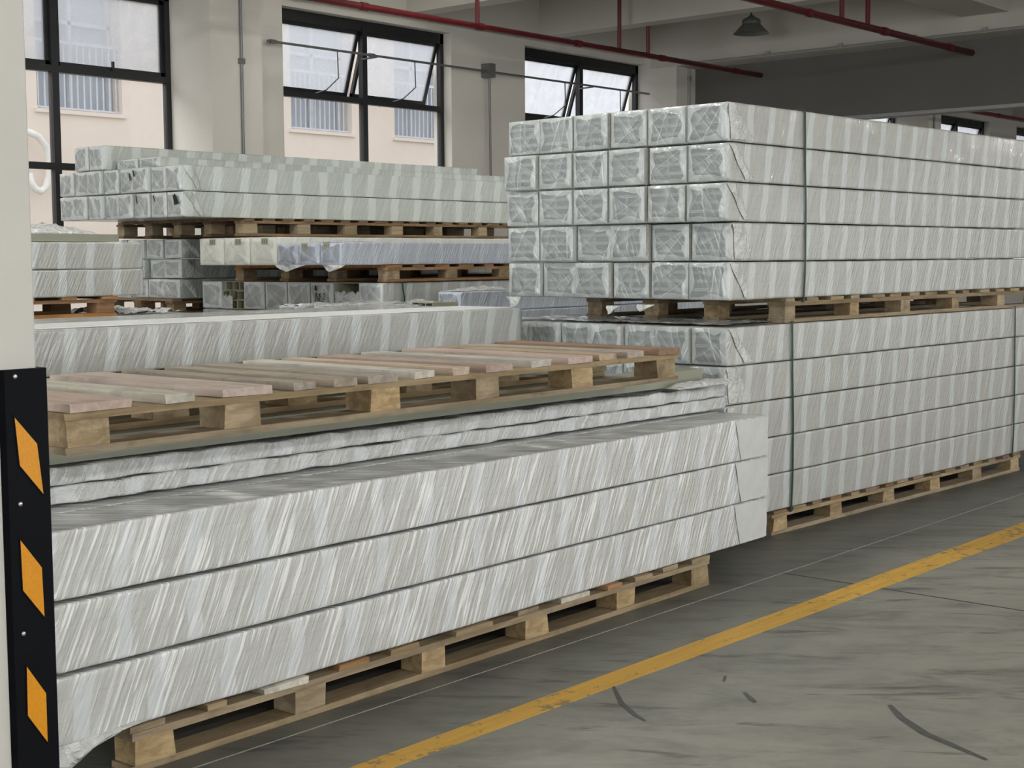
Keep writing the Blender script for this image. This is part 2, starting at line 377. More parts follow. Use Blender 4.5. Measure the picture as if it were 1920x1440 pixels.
# ---- windows
wn = 0
def window(a, b, tilt):
    global wn; wn += 1
    y0, y1 = WY+.12, WY+.18
    r = empty('window_%d' % wn, ((a+b)/2, WY+.15, ZS)); struct(r)
    def P(name, mb, m): 
        me = mb
        me.v = [(v[0]-(a+b)/2, v[1]-(WY+.15), v[2]-ZS) for v in me.v]
        return me.build(name, M[m], r)
    f = MB(); t_ = .055
    f.box(a, y0, ZT-t_-.06, b, y1, ZT-.002); f.box(a, y0, ZS, b, y1, ZS+t_); f.box(a, y0, ZS, a+t_, y1, ZT-.003); f.box(b-t_, y0, ZS, b, y1, ZT-.003)
    P('window_frame', f, 'black')
    m = (a+b)/2
    P('mullion', MB().box(m-.034, y0-.01, ZS+t_, m+.034, y1, ZT-t_), 'black')
    P('transom', MB().box(a+t_, y0-.012, 3.115, b-t_, y1, 3.175), 'black')
    P('transom', MB().box(a+t_, y0-.012, 2.255, b-t_, y1, 2.315), 'black')
    for (l, q) in ((a+t_, m-.034), (m+.034, b-t_)):
        for z0, z1 in ((ZS+t_, 2.255), (2.315, 3.115)):
            P('pane', MB().box(l, WY+.145, z0, q, WY+.151, z1), 'clear')
        s = empty('sash', ((l+q)/2-(a+b)/2, .0, ZT-t_-.06-ZS)); s.parent = r
        hgt = ZT-t_-.06-3.175; w2 = (q-l)/2
        fr = MB(); fr.box(-w2, 0, -hgt, w2, .04, -hgt+.04); fr.box(-w2, 0, -.035, w2, .04, 0); fr.box(-w2, 0, -hgt, -w2+.038, .04, 0); fr.box(w2-.038, 0, -hgt, w2, .04, 0)
        fr.build('sash_frame', M['black'], s)
        MB().box(-w2+.038, .015, -hgt+.04, w2-.038, .021, -.035).build('pane', M['dusty'], s)
        s.rotation_euler = (tilt, 0, 0)
        if not tilt:
            MB().box(-.01, -.03, -hgt-.05, .01, -.005, -hgt+.09).build('handle', M['black'], s)
for a, b in ops: window(a, b, math.radians(18) if a > 9 else 0)
# window winches: bars along the wall with bent arms to each sash
for (x0, x1, box) in ((9.55, 15.98, 12.78), (17.2, 23.5, None)):
    g = empty('window_winch', (x0, WY-.08, 3.61), 0, 'thin grey steel winch bar running along the wall in front of the opened windows' if box else 'winch bar in front of the windows past the dark grey beam', 'window winch')
    if box is None: g['label'] = 'grey winch bar at the far windows seen beyond the dark grey panel'
    def Pw(name, mb, m='steel'):
        mb.v = [(v[0]-x0, v[1]-(WY-.08), v[2]-3.61) for v in mb.v]; return mb.build(name, M[m], g, smooth=False)
    Pw('bar', MB().tube([(x0-.07, WY-.08, 3.61), (x1, WY-.08, 3.61)], .013, 8))
    for jx in (x0, x0+1.35, x0+4.9): Pw('coupling', MB().tube([(jx-.04, WY-.08, 3.61), (jx+.04, WY-.08, 3.61)], .022, 8))
    for a, b in ops:
        if a < x0-.3 or b > x1+.5: continue
        for cx in ((a*.73+b*.27), (a*.27+b*.73)):
            Pw('arm', MB().tube([(cx, WY-.08, 3.61), (cx+.02, WY-.07, 3.33), (cx, WY+.1, 3.22), (cx-.13, WY+.36, 3.14)], .008, 6))
        Pw('bracket', MB().tube([((a+b)/2, WY-.08, 3.60), ((a+b)/2-.04, WY+.12, 3.59)], .01, 6))
    if box:
        Pw('gear_box', MB().box(box-.05, WY-.14, 3.54, box+.05, WY-.01, 3.70), 'steel')
        Pw('crank_pipe', MB().tube([(box+.01, WY-.08, 3.56), (box+.03, WY-.08, 1.2)], .014, 8))
# conduits
def conduit(pts, r, label, m='conduit', clips=()):
    o = empty('conduit', pts[0], 0, label, 'conduit'); p0 = Vector(pts[0])
    MB().tube([Vector(p)-p0 for p in pts], r, 8).build('pipe', M[m], o)
    for c in clips:
        c = Vector(c)-p0; MB().box(c.x-.03, c.y-.02, c.z-.02, c.x+.03, c.y+.02, c.z+.03).build('clip', M[m], o)
conduit([(8.80, WY-.515, 4.8), (8.80, WY-.515, 1.0)], .014, 'thin vertical grey conduit on the face of the white column left of the open windows', 'steel', [(8.8, WY-.515, 3.3), (8.8, WY-.515, 2.2)])
conduit([(16.28, WY-.515, 3.93), (16.28, WY-.515, .5)], .02, 'vertical grey conduit on the column below the end of the dark grey panel', 'conduit', [(16.28, WY-.515, 3.8)])
conduit([(15.985, 10.9, 3.955), (15.985, 0, 3.955)], .012, 'thin conduit clipped along the bottom edge of the deep white girder', 'conduit', [(15.985, q, 3.965) for q in (9.6, 8.6, 7.65, 6.8)])
conduit([(6.0, WY-.10, 4.08), (15.9, WY-.10, 4.08)], .010, 'thin conduit clipped under the beam edge above the windows', 'conduit', [(q, WY-.1, 4.085) for q in (9.9, 10.9, 11.8, 12.6, 13.3, 14.2, 15.1)])
conduit([(23.75, WY-.515, 3.9), (23.75, WY-.515, .5)], .02, 'vertical conduit on the far column seen over the right stack', 'conduit')
conduit([(15.2, 9.78, 4.36), (15.2, 9.76, 4.41), (15.2, 9.70, 4.43), (15.2, 8.6, 4.44), (15.2, 2.0, 4.44), (15.2, 2.0, 4.9)], .016, 'white conduit run above the hanging high bay lamp', 'beam')
# red sprinkler pipes
def redpipe(name, y, x0, x1, z, r, rods, label):
    o = empty('sprinkler_pipe', (x0, y, z), 0, label, 'pipe')
    MB().tube([(0, 0, 0), (x1-x0, 0, 0)], r, 12).build('pipe', M['red'], o, smooth=True)
    for k in range(int((x1-x0)/1.6)): MB().tube([(k*1.6+1, 0, 0), (k*1.6+1.09, 0, 0)], r*1.22, 12).build('coupling', M['red'], o)
    for rx, zt in rods:
        MB().tube([(rx-x0, 0, 0), (rx-x0, 0, zt-z)], r*.72 if r > .03 else r*.66, 8).build('hanger_rod', M['red'], o)
        MB().box(rx-x0-.05, -.04, zt-z-.02, rx-x0+.05, .04, zt-z).build('hanger_plate', M['red'], o)
redpipe('a', 9.99, 2.0, 16.46, 3.775, .032, [(11.01, 4.9), (13.40, 4.9), (13.955, 4.9), (7.5, 4.9)], 'long dark red pipe running over the windows beside the wall')
redpipe('b', 7.16, 2.0, 16.46, 3.79, .036, [(13.32, 4.9), (13.87, 4.9)], 'dark red pipe near the hanging lamp, nearer of the two ending at the grey panel')
redpipe('c', 10.0, 16.66, 32, 3.79, .032, [(23.4, 4.9), (19, 4.9)], 'dark red pipe beyond the grey panel above the far window')
# high bay lamp
lp = at_y(1408, 63, 9.3); g = empty('high_bay_lamp', (15.2, 9.37, 4.10), 0, 'grey bell shaped high bay lamp hanging in front of the white girder', 'lamp')
def lathe(prof, m, name, par, n=28):
    mb = MB(); b = 0
    for r, z in prof:
        for k in range(n): mb.v.append((r*math.cos(2*PI*k/n), r*math.sin(2*PI*k/n), z))
    for i in range(len(prof)-1):
        for k in range(n): mb.f.append((i*n+k, i*n+(k+1) % n, (i+1)*n+(k+1) % n, (i+1)*n+k))
    return mb.build(name, M[m], par, smooth=True)
lathe([(.215, .0), (.205, .008), (.115, .105), (.11, .112), (.0, .112)], 'lampm', 'shade', g)
lathe([(.205, .004), (.11, .09), (0, .09)], 'lampm', 'reflector', g)
lathe([(.108, .11), (.112, .125), (.112, .155), (.09, .175), (.04, .20), (.02, .22), (0, .222)], 'lampm', 'driver_housing', g)
MB().tube([(0, 0, .22), (0, 0, .33)], .009, 8).build('hanging_rod', M['black'], g)
# pillar with corner guard
PX, PY = 1.792, 3.0
struct(MB().box(PX-.6, PY, 0, PX, PY+.6, 4.9).build('pillar', M['pillar'], bevel=.006))
g = empty('corner_guard', (PX, PY, 0), 0, 'black rubber corner guard with yellow reflective patches on the white pillar', 'corner guard')
gb = MB(); gb.prism([(-.10, -.001, 0), (-.092, -.016, 0), (.012, -.016, 0), (.016, -.012, 0), (.016, .09, 0), (.001, .10, 0), (.001, -.001, 0)], (0, 0, 1.204))
gb.build('guard_strip', M['rubber'], g)
patches = [[(27, 783), (69, 832), (81, 926), (37, 873)], [(38, 1013), (78, 1064), (83, 1156), (43, 1107)], [(50, 1250), (86, 1300), (89, 1391), (52, 1342)]]
for p in patches:
    q = [at_y(x_, y_, PY-.0175)-Vector((PX, PY, 0)) for x_, y_ in p]
    cx = sum((v for v in q), Vector())/4
    MB().prism([(v.x+ (v.x-cx.x)*.10, -.0165, v.z+(v.z-cx.z)*.08) for v in q], (0, -.0012, 0)).build('recess_rim', M['rubber'], g)
    MB().prism([tuple(v) for v in q], (0, -.0012, 0)).build('reflective_patch', M['yellow'], g)
for (x_, y_) in ((28, 706), (38, 945), (44, 1188)):
    c = at_y(x_, y_, PY-.0165)-Vector((PX, PY, 0))
    MB().tube([c, c-Vector((0, .002, 0)), c-Vector((0, .0035, 0))], .006, 12, rad=[.006, .006, .003]).build('screw', M['screw'], g, smooth=True)
# floor markings
def strip(name, pts, z, m, label=None, cat=None, kind=None):
    mb = MB(); mb.prism([(p[0], p[1], z-.004) for p in pts], (0, 0, .004))
    o = mb.build(name, M[m]); tag(o, label, cat, None, kind); return o
def ext(a, b):
    P, Q = at_z(*a, 0), at_z(*b, 0); d = (Q-P).normalized(); return P-d*5, Q+d*12
l1, l2 = ext((655, 1440), (1920, 979)); l3, l4 = ext((735, 1440), (1920, 1005))
strip('floor_line', [l1, l3, l4, l2], .0012, 'line', 'worn yellow line painted along the concrete aisle floor', 'floor marking')
strip('floor_joint', [(-1, 3.312), (14.0, 3.402), (14.0, 3.407), (-1, 3.317)], .0009, 'joint', 'thin pale saw cut joint in the floor between front pallet and yellow line', 'floor joint')
for k, x0 in enumerate((5.75, )):
    strip('floor_joint', [(x0, -3), (x0+.012, -3), (x0+.012, 3.35), (x0, 3.35)], .0008, 'crack', 'dark floor joint crossing the aisle between the two front stacks', 'floor joint')
def scuff(pts, wd, label):
    P = [at_z(x_, y_, 0) for x_, y_ in pts]; mb = MB(); n = len(P); L = []; R = []
    for i, p in enumerate(P):
        d = (P[min(i+1, n-1)]-P[max(i-1, 0)]).normalized(); s = Vector((-d.y, d.x, 0))*wd*(.35+.65*math.sin(PI*(i+.3)/(n-.4)))
        L.append(p+s); R.append(p-s)
    for i in range(n-1): mb.quad(*[(q.x, q.y, .0010) for q in (L[i], L[i+1], R[i+1], R[i])])
    tag(mb.build('tyre_mark', M['scuff']), label, 'tyre mark', None)
scuff([(1150, 1287), (1165, 1318), (1190, 1340), (1210, 1352)], .010, 'short dark tyre mark beside the yellow line, nearest the camera')
scuff([(1668, 1322), (1690, 1346), (1735, 1376), (1780, 1395), (1850, 1425)], .016, 'long curved dark tyre mark in the lower right of the floor')
scuff([(1395, 1298), (1408, 1310), (1416, 1317)], .010, 'small dark tyre mark in the middle of the aisle floor')
scuff([(1360, 1268), (1357, 1278)], .007, 'tiny dark tick mark on the aisle floor, upper one')
# ------------------------------------------------------------------ neighbouring building
BY = 20.0
g = empty('neighbour_building', (12, BY, -.2), 0, 'cream rendered building with recessed windows and white railings outside the hall windows', 'building')
holes = [(x0+sh, x1+sh) for sh in (-12.6, -6.3) for x0, x1 in ((12.0, 13.61), (17.1, 18.57))] + [(9.4, 10.9), (12.1, 13.61), (17.1, 18.57), (19.67, 21.1)]
holes = sorted(set(h for h in holes if h[0] > -2 and not (10 < h[0] < 12)))
hl = []
for h in holes:
    if not hl or h[0] > hl[-1][1]+.6: hl.append(h)
wm = MB(); o_ = Vector((12, BY, -.2)); HB, HT = 3.75, 6.9; BX1 = 22.3
def bb(mb, *a): 
    mb.box(a[0]-12, a[1]-BY, a[2]+.2, a[3]-12, a[4]-BY, a[5]+.2); return mb
bb(wm, -6, BY, -.2, BX1, BY+3, HB); x = -6
for a, b in hl: bb(wm, x, BY, HB, a, BY+3, HT); x = b
bb(wm, x, BY, HB, BX1, BY+3, HT); bb(wm, -6, BY, HT, BX1, BY+3, 9.5); bb(wm, -6, BY+1, HB, BX1, BY+3, HT)
wm.build('building_wall', M['cream'], g)
for a, b in hl:
    wdw = bb(MB(), a+.02, BY+.35, HB+.02, b-.02, BY+.45, HT-.02); 
    wf = MB()
    for xx in (a+.02, (a+b)/2-.03, b-.08): bb(wf, xx, BY+.26, HB, xx+.06, BY+.34, HT)
    for zz in (HB, 5.1, HT-.06): bb(wf, a, BY+.26, zz, b, BY+.34, zz+.06)
    fo = wf.build('window', M['rail'], g); wdw.build('pane', M['bglass'], fo)
    rl = MB(); k = a+.06
    while k < b-.03: bb(rl, k, BY+.08, HB+.03, k+.022, BY+.10, HB+1.02); k += .115
    bb(rl, a, BY+.07, HB+1.02, b, BY+.12, HB+1.07); bb(rl, a, BY+.07, HB+.02, b, BY+.12, HB+.05)
    rl.build('railing', M['rail'], g)
    bb(MB(), a-.05, BY-.05, HB-.06, b+.05, BY+.02, HB).build('window_sill', M['cream'], g)
struct(MB().box(-20, WY+.3, -.35, 45, 45, -.2).build('ground_outside', M['floor']))
hp = [at_y(px_, py_, BY-.2) for px_, py_ in ((40, 245), (57, 249), (72, 256), (86, 275), (93, 300), (92, 330), (86, 352), (76, 359), (66, 354), (58, 343), (54, 325))]
hb = MB().tube([p-hp[0] for p in hp], .055, 10); ho = attach(hb.build('white_hose', M['hose'], None, True, loc=hp[0]), g)
# ------------------------------------------------------------------ pallets
CNT = {}
def pallet(X, Y, z, ang, L, W, boards, label, nb=6, nl=3, h=.13, wm_='pwood', bw='pwood_y', blk=(.13, .10), over=0, group=None, bmats=None, td=.019):
    g = empty('pallet', (X, Y, z), ang, label, 'pallet', group)
    tb = .020; ts = .021; hb = h-tb-td-ts
    me_bot = [MB().box(0, 0, 0, L, blk[1], tb, .002).mesh('runner_board', M[wm_]) for _ in range(2)]
    me_str = [MB().box(0, 0, 0, L, blk[1]+.005, ts, .0025).mesh('stringer_board', M[wm_]) for _ in range(2)]
    me_blk = [MB().box(0, 0, 0, blk[0]*random.uniform(.82, 1.1), blk[1], hb, .004).mesh('block', M[bw]) for _ in range(4)]
    for j in range(nl):
        y = over + j*(W-2*over-blk[1])/(nl-1)
        put('runner_board', random.choice(me_bot), g, (0, y, 0))
        put('stringer_board', random.choice(me_str), g, (0, y-.002, tb+hb))
        for i in range(nb):
            x = .01 + i*(L-blk[0]-.02)/(nb-1) + (random.uniform(-.03, .03) if 0 < i < nb-1 else 0)
            put('block', random.choice(me_blk), g, (x, y+random.uniform(-.004, .004), tb))
    for i, (a, b) in enumerate(boards):
        m = (bmats[i % len(bmats)] if bmats else wm_); jt = random.uniform(-.012, .012)
        me = MB().box(0, 0, 0, b-a, W+random.uniform(-.015, .015), td, .003).mesh('deck_board', M[m])
        o = put('deck_board', me, g, (a, jt-.004, tb+hb+ts), random.uniform(-.004, .004))
    return g
def even(L, n, wd=.1, jit=.25):
    out = []; p = (L-wd)/(n-1)
    for i in range(n):
        w_ = wd*random.uniform(1-jit, 1+jit); c = wd/2+i*p
        out.append((max(0, c-w_/2), min(L, c+w_/2)))
    return out
D = math.radians
# ------------------------------------------------------------------ wrapped bundles
SL = {}
def sleeve(L, w, h, kind, var):
    key = (round(L, 2), round(w, 3), round(h, 3), kind, var)
    if key in SL: return SL[key]
    amp = {'film_crumple': .006, 'loose': .012}.get(kind, .0018)
    step = .03 if amp > .005 else .07
    rnd_ = random.Random(hash(key[:3]) % 1000 + var*17)
    rad = .007; per = []
    def seg(x0, y0, x1, y1, n):
        for i in range(n): per.append((x0+(x1-x0)*i/n, y0+(y1-y0)*i/n))
    ny = max(3, int(w/.05)); nz = max(3, int(h/.04))
    e2 = .016
    def side(x0, y0, x1, y1, n):
        l = math.hypot(x1-x0, y1-y0); k = min(.3, .006/l); per.append((x0, y0)); a = (x0+(x1-x0)*k, y0+(y1-y0)*k); b = (x1-(x1-x0)*k, y1-(y1-y0)*k); seg(a[0], a[1], b[0], b[1], n); per.append(b); per.append((x1, y1))
    side(rad, 0, w-rad, 0, ny); per.append((w-rad*.3, rad*.3)); side(w, rad, w, h-rad, nz); per.append((w-rad*.3, h-rad*.3))
    side(w-rad, h, rad, h, ny); per.append((rad*.3, h-rad*.3)); side(0, h-rad, 0, rad, nz); per.append((rad*.3, rad*.3))
    xs = [0, .006, .02, .05]; x = .08
    while x < L-.08: xs.append(x); x += step
    xs += [L-.08, L-.05, L-.02, L-.006, L]
    mb = MB(); n = len(per); so = var*31.7
    for i, x in enumerate(xs):
        e = min(x, L-x); sh = max(0, (1-e/.02))*.010 if e < .02 else 0
        for (y, z) in per:
            ny_, nz_ = (y-w/2)/(w/2), (z-h/2)/(h/2)
            if amp > .005:
                d = noise.noise(Vector((x*9+so, y*16, z*22)))*amp + noise.noise(Vector((x*3+so, y*5, z*5+3)))*amp*.7
                if z > h*.8: d *= 1.25
            else:
                d = noise.noise(Vector((x*4+so, y*9, z*12)))*amp + noise.noise(Vector(((x-.4*z)*26+so, y*4, z*3)))*.0009
            dy = d*(ny_**3) - sh*ny_; dz = d*(nz_**3) - sh*nz_
            if z < h*.12: dz = max(dz, -.001)
            mb.v.append((x, y+dy, z+dz))
    for i in range(len(xs)-1):
        for k in range(n): mb.f.append((i*n+k, i*n+(k+1) % n, (i+1)*n+(k+1) % n, (i+1)*n+k))
    SL[key] = mb.mesh('film_sleeve', M[kind], True); return SL[key]
EN = {}
def endcap(w, h, kind, var, bulge=.006):
    key = (round(w, 3), round(h, 3), kind, var)
    if key in EN: return EN[key]
    r = random.Random(var*13+5); n = 15; mb = MB()
    # crease lines from corners / edges towards the middle
    cs = []
    for c in ((0, 0), (1, 0), (1, 1), (0, 1), (r.random(), 0), (r.random(), 1)):
        e = (.5+r.uniform(-.3, .3), .5+r.uniform(-.3, .3)); cs.append((c, e, r.uniform(.003, .008)))
    for j in range(n+1):
        for i in range(n+1):
            u, v = i/n, j/n; hgt = 0
            for (a, b, am) in cs:
                ax, ay = a; dx, dy = b[0]-ax, b[1]-ay; tt = max(0, min(1, ((u-ax)*dx+(v-ay)*dy)/(dx*dx+dy*dy+1e-6)))
                dd = math.hypot(u-ax-dx*tt, v-ay-dy*tt); hgt += am*math.exp(-(dd/.055)**2)*(1-tt*.7)
            border = min(u, 1-u, v, 1-v)
            hgt += bulge*min(1, border*6)
            if border == 0: hgt = -.003
            mb.v.append((-hgt, .004+u*(w-.008), .004+v*(h-.008)))
    for j in range(n):
        for i in range(n): a = j*(n+1)+i; mb.f.append((a, a+n+1, a+n+2, a+1))
    EN[key] = mb.mesh('end_film', M[kind], True); return EN[key]
PR = {}
def profends(w, h, cols, rows):
    key = (round(w, 3), round(h, 3), cols, rows)
    if key in PR: return PR[key]
    me = bpy.data.meshes.new('profile_ends'); V = []; Fc = []; MI = []
    m = .008; cw = (w-2*m)/cols; ch = (h-2*m)/rows; t_ = .0055
    for i in range(cols):
        for j in range(rows):
            y0, z0 = m+i*cw+.0012, m+j*ch+.0012; y1, z1 = y0+cw-.0024, z0+ch-.0024
            b = len(V)
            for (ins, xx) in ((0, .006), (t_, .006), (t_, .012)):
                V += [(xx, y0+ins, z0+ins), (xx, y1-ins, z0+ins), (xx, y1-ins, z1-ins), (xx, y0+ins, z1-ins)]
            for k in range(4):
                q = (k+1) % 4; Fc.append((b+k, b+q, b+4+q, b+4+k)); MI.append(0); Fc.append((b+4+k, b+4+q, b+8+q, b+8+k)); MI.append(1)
            Fc.append((b+8, b+9, b+10, b+11)); MI.append(1)
    me.from_pydata(V, [], Fc); me.materials.append(M['prof']); me.materials.append(M['profin'])
    me.polygons.foreach_set('material_index', MI); PR[key] = me; return me
FO = {}
def foldmesh(L, h, var, kind):
    'folded film tab lying on the long side next to the end'
    key = (round(h, 3), var, kind)
    if key in FO: return FO[key]
    r = random.Random(var*7+1); mb = MB(); n = 10
    a = Vector((.012, 0, h-.008)); b = Vector((.07+r.uniform(-.02, .05), 0, h-.006)); c = Vector((.21+r.uniform(-.03, .03), 0, .012)); d = Vector((.13+r.uniform(-.02, .03), 0, .01))
    for i in range(n+1):
        s = i/n
        p = a.lerp(d, s) if var % 2 == 0 else a.lerp(Vector((.03, 0, .01)), s*s); q = b.lerp(c, s)
        for k in range(7):
            tt = k/6; v = p.lerp(q, tt); lift = .003+.010*math.sin(tt*PI)*(.4+.6*math.sin(s*7+var+tt*5)**2)+.003*math.sin(tt*21+s*5)**2
            mb.v.append((v.x+.004*math.sin(s*9+var), -lift, v.z))
    for i in range(n):
        for k in range(6): q0 = i*7+k; mb.f.append((q0, q0+1, q0+8, q0+7))
    FO[key] = mb.mesh('end_fold', M[kind], True); return FO[key]
bcount = 0
def bundle(X, Y, z, ang, L, w, h, label, film='film', ef='endfilm', cols=2, rows=4, ends=(1, 0), fold=0, group=None, cat='wrapped bundle', gap=.004):
    global bcount; bcount += 1
    g = empty('wrapped_bundle', (X, Y, z), ang, label, cat, group)
    put('film_sleeve', sleeve(L, w-gap, h-gap, film, bcount % 3), g)
    if ends[0]:
        put('end_film', endcap(w-gap, h-gap, ef, bcount % 7), g)
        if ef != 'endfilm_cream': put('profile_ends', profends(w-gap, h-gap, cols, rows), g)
    if ends[1]: put('end_film', endcap(w-gap, h-gap, ef, (bcount+3) % 7), g, (L, w-gap, 0), PI)
    if fold: put('end_fold', foldmesh(L, h-gap, bcount % 5, fold if isinstance(fold, str) else film), g)
    return g
ORD = ['first', 'second', 'third', 'fourth', 'fifth', 'sixth', 'seventh', 'eighth', 'ninth']
ROWN = lambda r, n: 'bottom row' if r == 0 else ('top row' if r == n-1 else '%s row from bottom' % ORD[r])
def local(X, Y, ang, dx, dy): return X+dx*math.cos(ang)-dy*math.sin(ang), Y+dx*math.sin(ang)+dy*math.cos(ang)
def stack(X, Y, z, ang, L, w, h, rows, cols, name, grp, jx=.03, zs=None, foldf=False, side='the aisle', **k):
    for r in range(rows):
        for c in range(cols):
            dx = random.uniform(-jx, jx) if jx else 0
            x, y = local(X, Y, ang, dx, c*w)
            zz = zs[r] if zs else z+r*h
            bundle(x, y, zz, ang, L-dx, w, h, 'wrapped bundle in %s, %s, %s from %s' % (name, ROWN(r, rows), ORD[c], side), group=grp, fold=(foldf if c == 0 else 0), **k)
def strap(X, Y, z, ang, W, hh, label, wd=.014):
    g = empty('strap', (X, Y, z), ang, label, 'strap'); mb = MB(); t_ = .003; n = 14
    # closed band: front, top, back, bottom
    def band(p, q, nrm):
        p, q, nrm = Vector(p), Vector(q), Vector(nrm); prev = None
        for i in range(n+1):
            s = i/n; c = p.lerp(q, s) + Vector((.010*math.sin(s*PI*1.5)*(1 if nrm.z == 0 else 0), 0, 0)) + nrm*(.0015*math.sin(s*9)**2)
            cur = [c, c+Vector((wd, 0, 0)), c+Vector((wd, 0, 0))+nrm*t_, c+nrm*t_]
            if prev:
                b = len(mb.v); mb.v += [tuple(v) for v in prev+cur]
                for k in range(4): mb.f.append((b+k, b+(k+1) % 4, b+4+(k+1) % 4, b+4+k))
            prev = cur
    band((0, -.006, 0), (0, -.006, hh), (0, -1, 0)); band((0, -.009, hh+.001), (0, W+.004, hh+.001), (0, 0, 1)); band((0, W+.004, hh), (0, W+.004, 0), (0, 1, 0)); band((0, W+.004, -.001), (0, -.009, -.001), (0, 0, -1))
    mb.build('strap_band', M['strap'], g); return g
# ---- front left stack (F)
aF = D(1.14); FX, FY = 2.30, 3.424
fb = []; 
for (a, b) in ((0.0, .12), (.27, .34), (.48, .66), (.80, .94), (1.04, 1.18), (1.36, 1.56), (1.72, 1.84), (1.98, 2.16), (2.26, 2.36), (2.46, 2.58), (2.68, 2.80), (2.90, 3.04)): fb.append((a, b))
pallet(FX, FY+.0, 0, aF, 3.04, 1.02, fb, 'low wooden pallet on the floor under the front left stack', h=.134, bw='pwood_y', bmats=['pwood', 'pwood', 'b_pale', 'pwood_o', 'pwood'])
bx, by = 2.06, 3.425; FB = []
for r in range(3):
    for c in range(4):
        x, y = local(bx, by, aF, random.uniform(-.006, .006), c*.257)
        lab = 'long white wrapped bundle facing the aisle in the front left stack, %s' % ('bottom one', 'middle one', 'topmost one')[r] if c == 0 else 'wrapped bundle inside front left stack, %s, %s from aisle' % (ROWN(r, 3), ORD[c])
        q = bundle(x, y, .137+r*.2005, aF, 3.80, .25, .193, lab, 'film', ends=(1, 1), group='big bundles of the front left stack'); q.rotation_euler.y = (.008*r+.001)/3.8
        if c == 0: FB.append(q)
ztop = .732
aC = D(.35)
for r, zz in ((0, ztop), (1, ztop+.0585)):
    for c in range(2):
        x, y = local(2.1, 3.765, aC, 0, c*.36)
        lab = ('crumpled thin film-wrapped bundle, %s of the two under the empty pallet' % ('lower', 'upper')[r]) if c == 0 else ('crumpled thin film-wrapped bundle behind, %s of the two under the empty pallet' % ('lower', 'upper')[r])
        bundle(x, y, zz, aC, 3.86, .35, .0585, lab, 'film_crumple', ends=(1, 1), rows=1, cols=4, group='thin crumpled bundles under the empty pallet').rotation_euler.y = .0042
zb = .849
def profile_board(X, Y, z, ang, L, w, h, label, m='board', name='profile_board', cat='board'):
    g = empty(name, (X, Y, z), ang, label, cat)
    mb = MB(); t_ = .004
    mb.box(0, 0, 0, L, t_, h).box(0, w-t_, 0, L, w, h).box(0, t_, 0, L, w-t_, t_).box(0, t_, h-t_, L, w-t_, h).box(0, w/2-.002, t_, L, w/2+.002, h-t_)
    mb.build('profile', M[m], g); return g
profile_board(2.05, 3.795, zb, D(.2), 3.72, .16, .070, 'long grey-green hollow board under the front edge of the empty pallet')
profile_board(2.3, 4.27, zb, D(.2), 3.2, .14, .070, 'grey-green hollow board under the back edge of the empty pallet')
def sheet(X, Y, z, ang, L, W, amp, label, m='loose', nx=70, ny=16, seed=0, name='film_sheet', cat='plastic film', sag=0):
    mb = MB()
    for j in range(ny+1):
        for i in range(nx+1):
            u, v = i/nx, j/ny; p = Vector((u*L*7+seed, v*W*9, seed)); q = noise.noise(p)*.5+abs(noise.noise(p*2.3))*.8
            x = u*L+noise.noise(p*1.7)*.02; y = v*W+noise.noise(p+Vector((9, 0, 0)))*(.03 if v in (0, 1) else .01)
            mb.v.append((x, y, max(.001, amp*q+.004)-sag*(1-v)**6))
    for j in range(ny):
        for i in range(nx): a = j*(nx+1)+i; mb.f.append((a, a+1, a+nx+2, a+nx+1))
    o = mb.build(name, M[m], None, True, loc=(X, Y, z), rz=ang); return tag(o, label, cat)
sheet(2.1, 3.965, zb+.002, D(.2), 3.75, .30, .05, 'crumpled clear film lying between the boards under the empty pallet', nx=140)
# film lump over the right end of the thin bundles
def lump(X, Y, z, L, W, Hh, label, seed, m='loose', ang=0, n=26, name='film_bunch', cat='plastic film'):
    mb = MB()
    for j in range(n+1):
        for i in range(n+1):
            u, v = i/n, j/n; s = (math.sin(PI*u)**.5)*(math.sin(PI*v)**.5); p = Vector((u*L*14+seed, v*W*14, seed))
            hgt = Hh*s*(.55+.45*noise.noise(p)+.35*abs(noise.noise(p*2.1)))
            mb.v.append((u*L, v*W, max(0, hgt)))
    for j in range(n):
        for i in range(n): a = j*(n+1)+i; mb.f.append((a, a+1, a+n+2, a+n+1))
    b = len(mb.v); ed = [i for i in range(n+1)]+[(k+1)*(n+1)-1 for k in range(1, n+1)]+[n*(n+1)+i for i in range(n-1, -1, -1)]+[k*(n+1) for k in range(n-1, 0, -1)]
    mb.f.append(tuple(ed))
    o = mb.build(name, M[m], None, True, loc=(X, Y, z), rz=ang); return tag(o, label, cat)
lump(5.42, 3.70, zb, .52, .095, .045, 'bunched white film over the right end of the thin crumpled bundles', 3.3)
# loose film skirts on the left end of the front stack
mb = MB(); n = 22
for j in range(9):
    for i in range(n+1):
        u = i/n; v = j/8; drop = .105*(1-u)**1.3+.004
        mb.v.append((2.04+u*.30, 3.428+.012*math.sin(v*6+u*3)-.004-.004*math.sin(u*14+v*4), .150-v*drop))
for j in range(8):
    for i in range(n): a = j*(n+1)+i; mb.f.append((a, a+1, a+n+2, a+n+1))
attach(mb.build('film_skirt', M['loose'], None, True), FB[0])
pf = plain('plain_film', lin(214, 217, 217), .3, var=.04, sc_=14, bump=.3)
for r in range(3):
    mb = MB(); n = 9
    for i in range(n+1):
        for k in range(6):
            a, b = i/n, k/5; xx = 3.50+.05*(1-a)+(.29-.05*(1-a))*b
            mb.v.append((xx, -.0035-.0015*math.sin(a*9+b*4+r), .006+a*.18))
    for i in range(n):
        for k in range(5): q0 = i*6+k; mb.f.append((q0, q0+1, q0+7, q0+6))
    mb.build('end_fold', pf, FB[r], True)
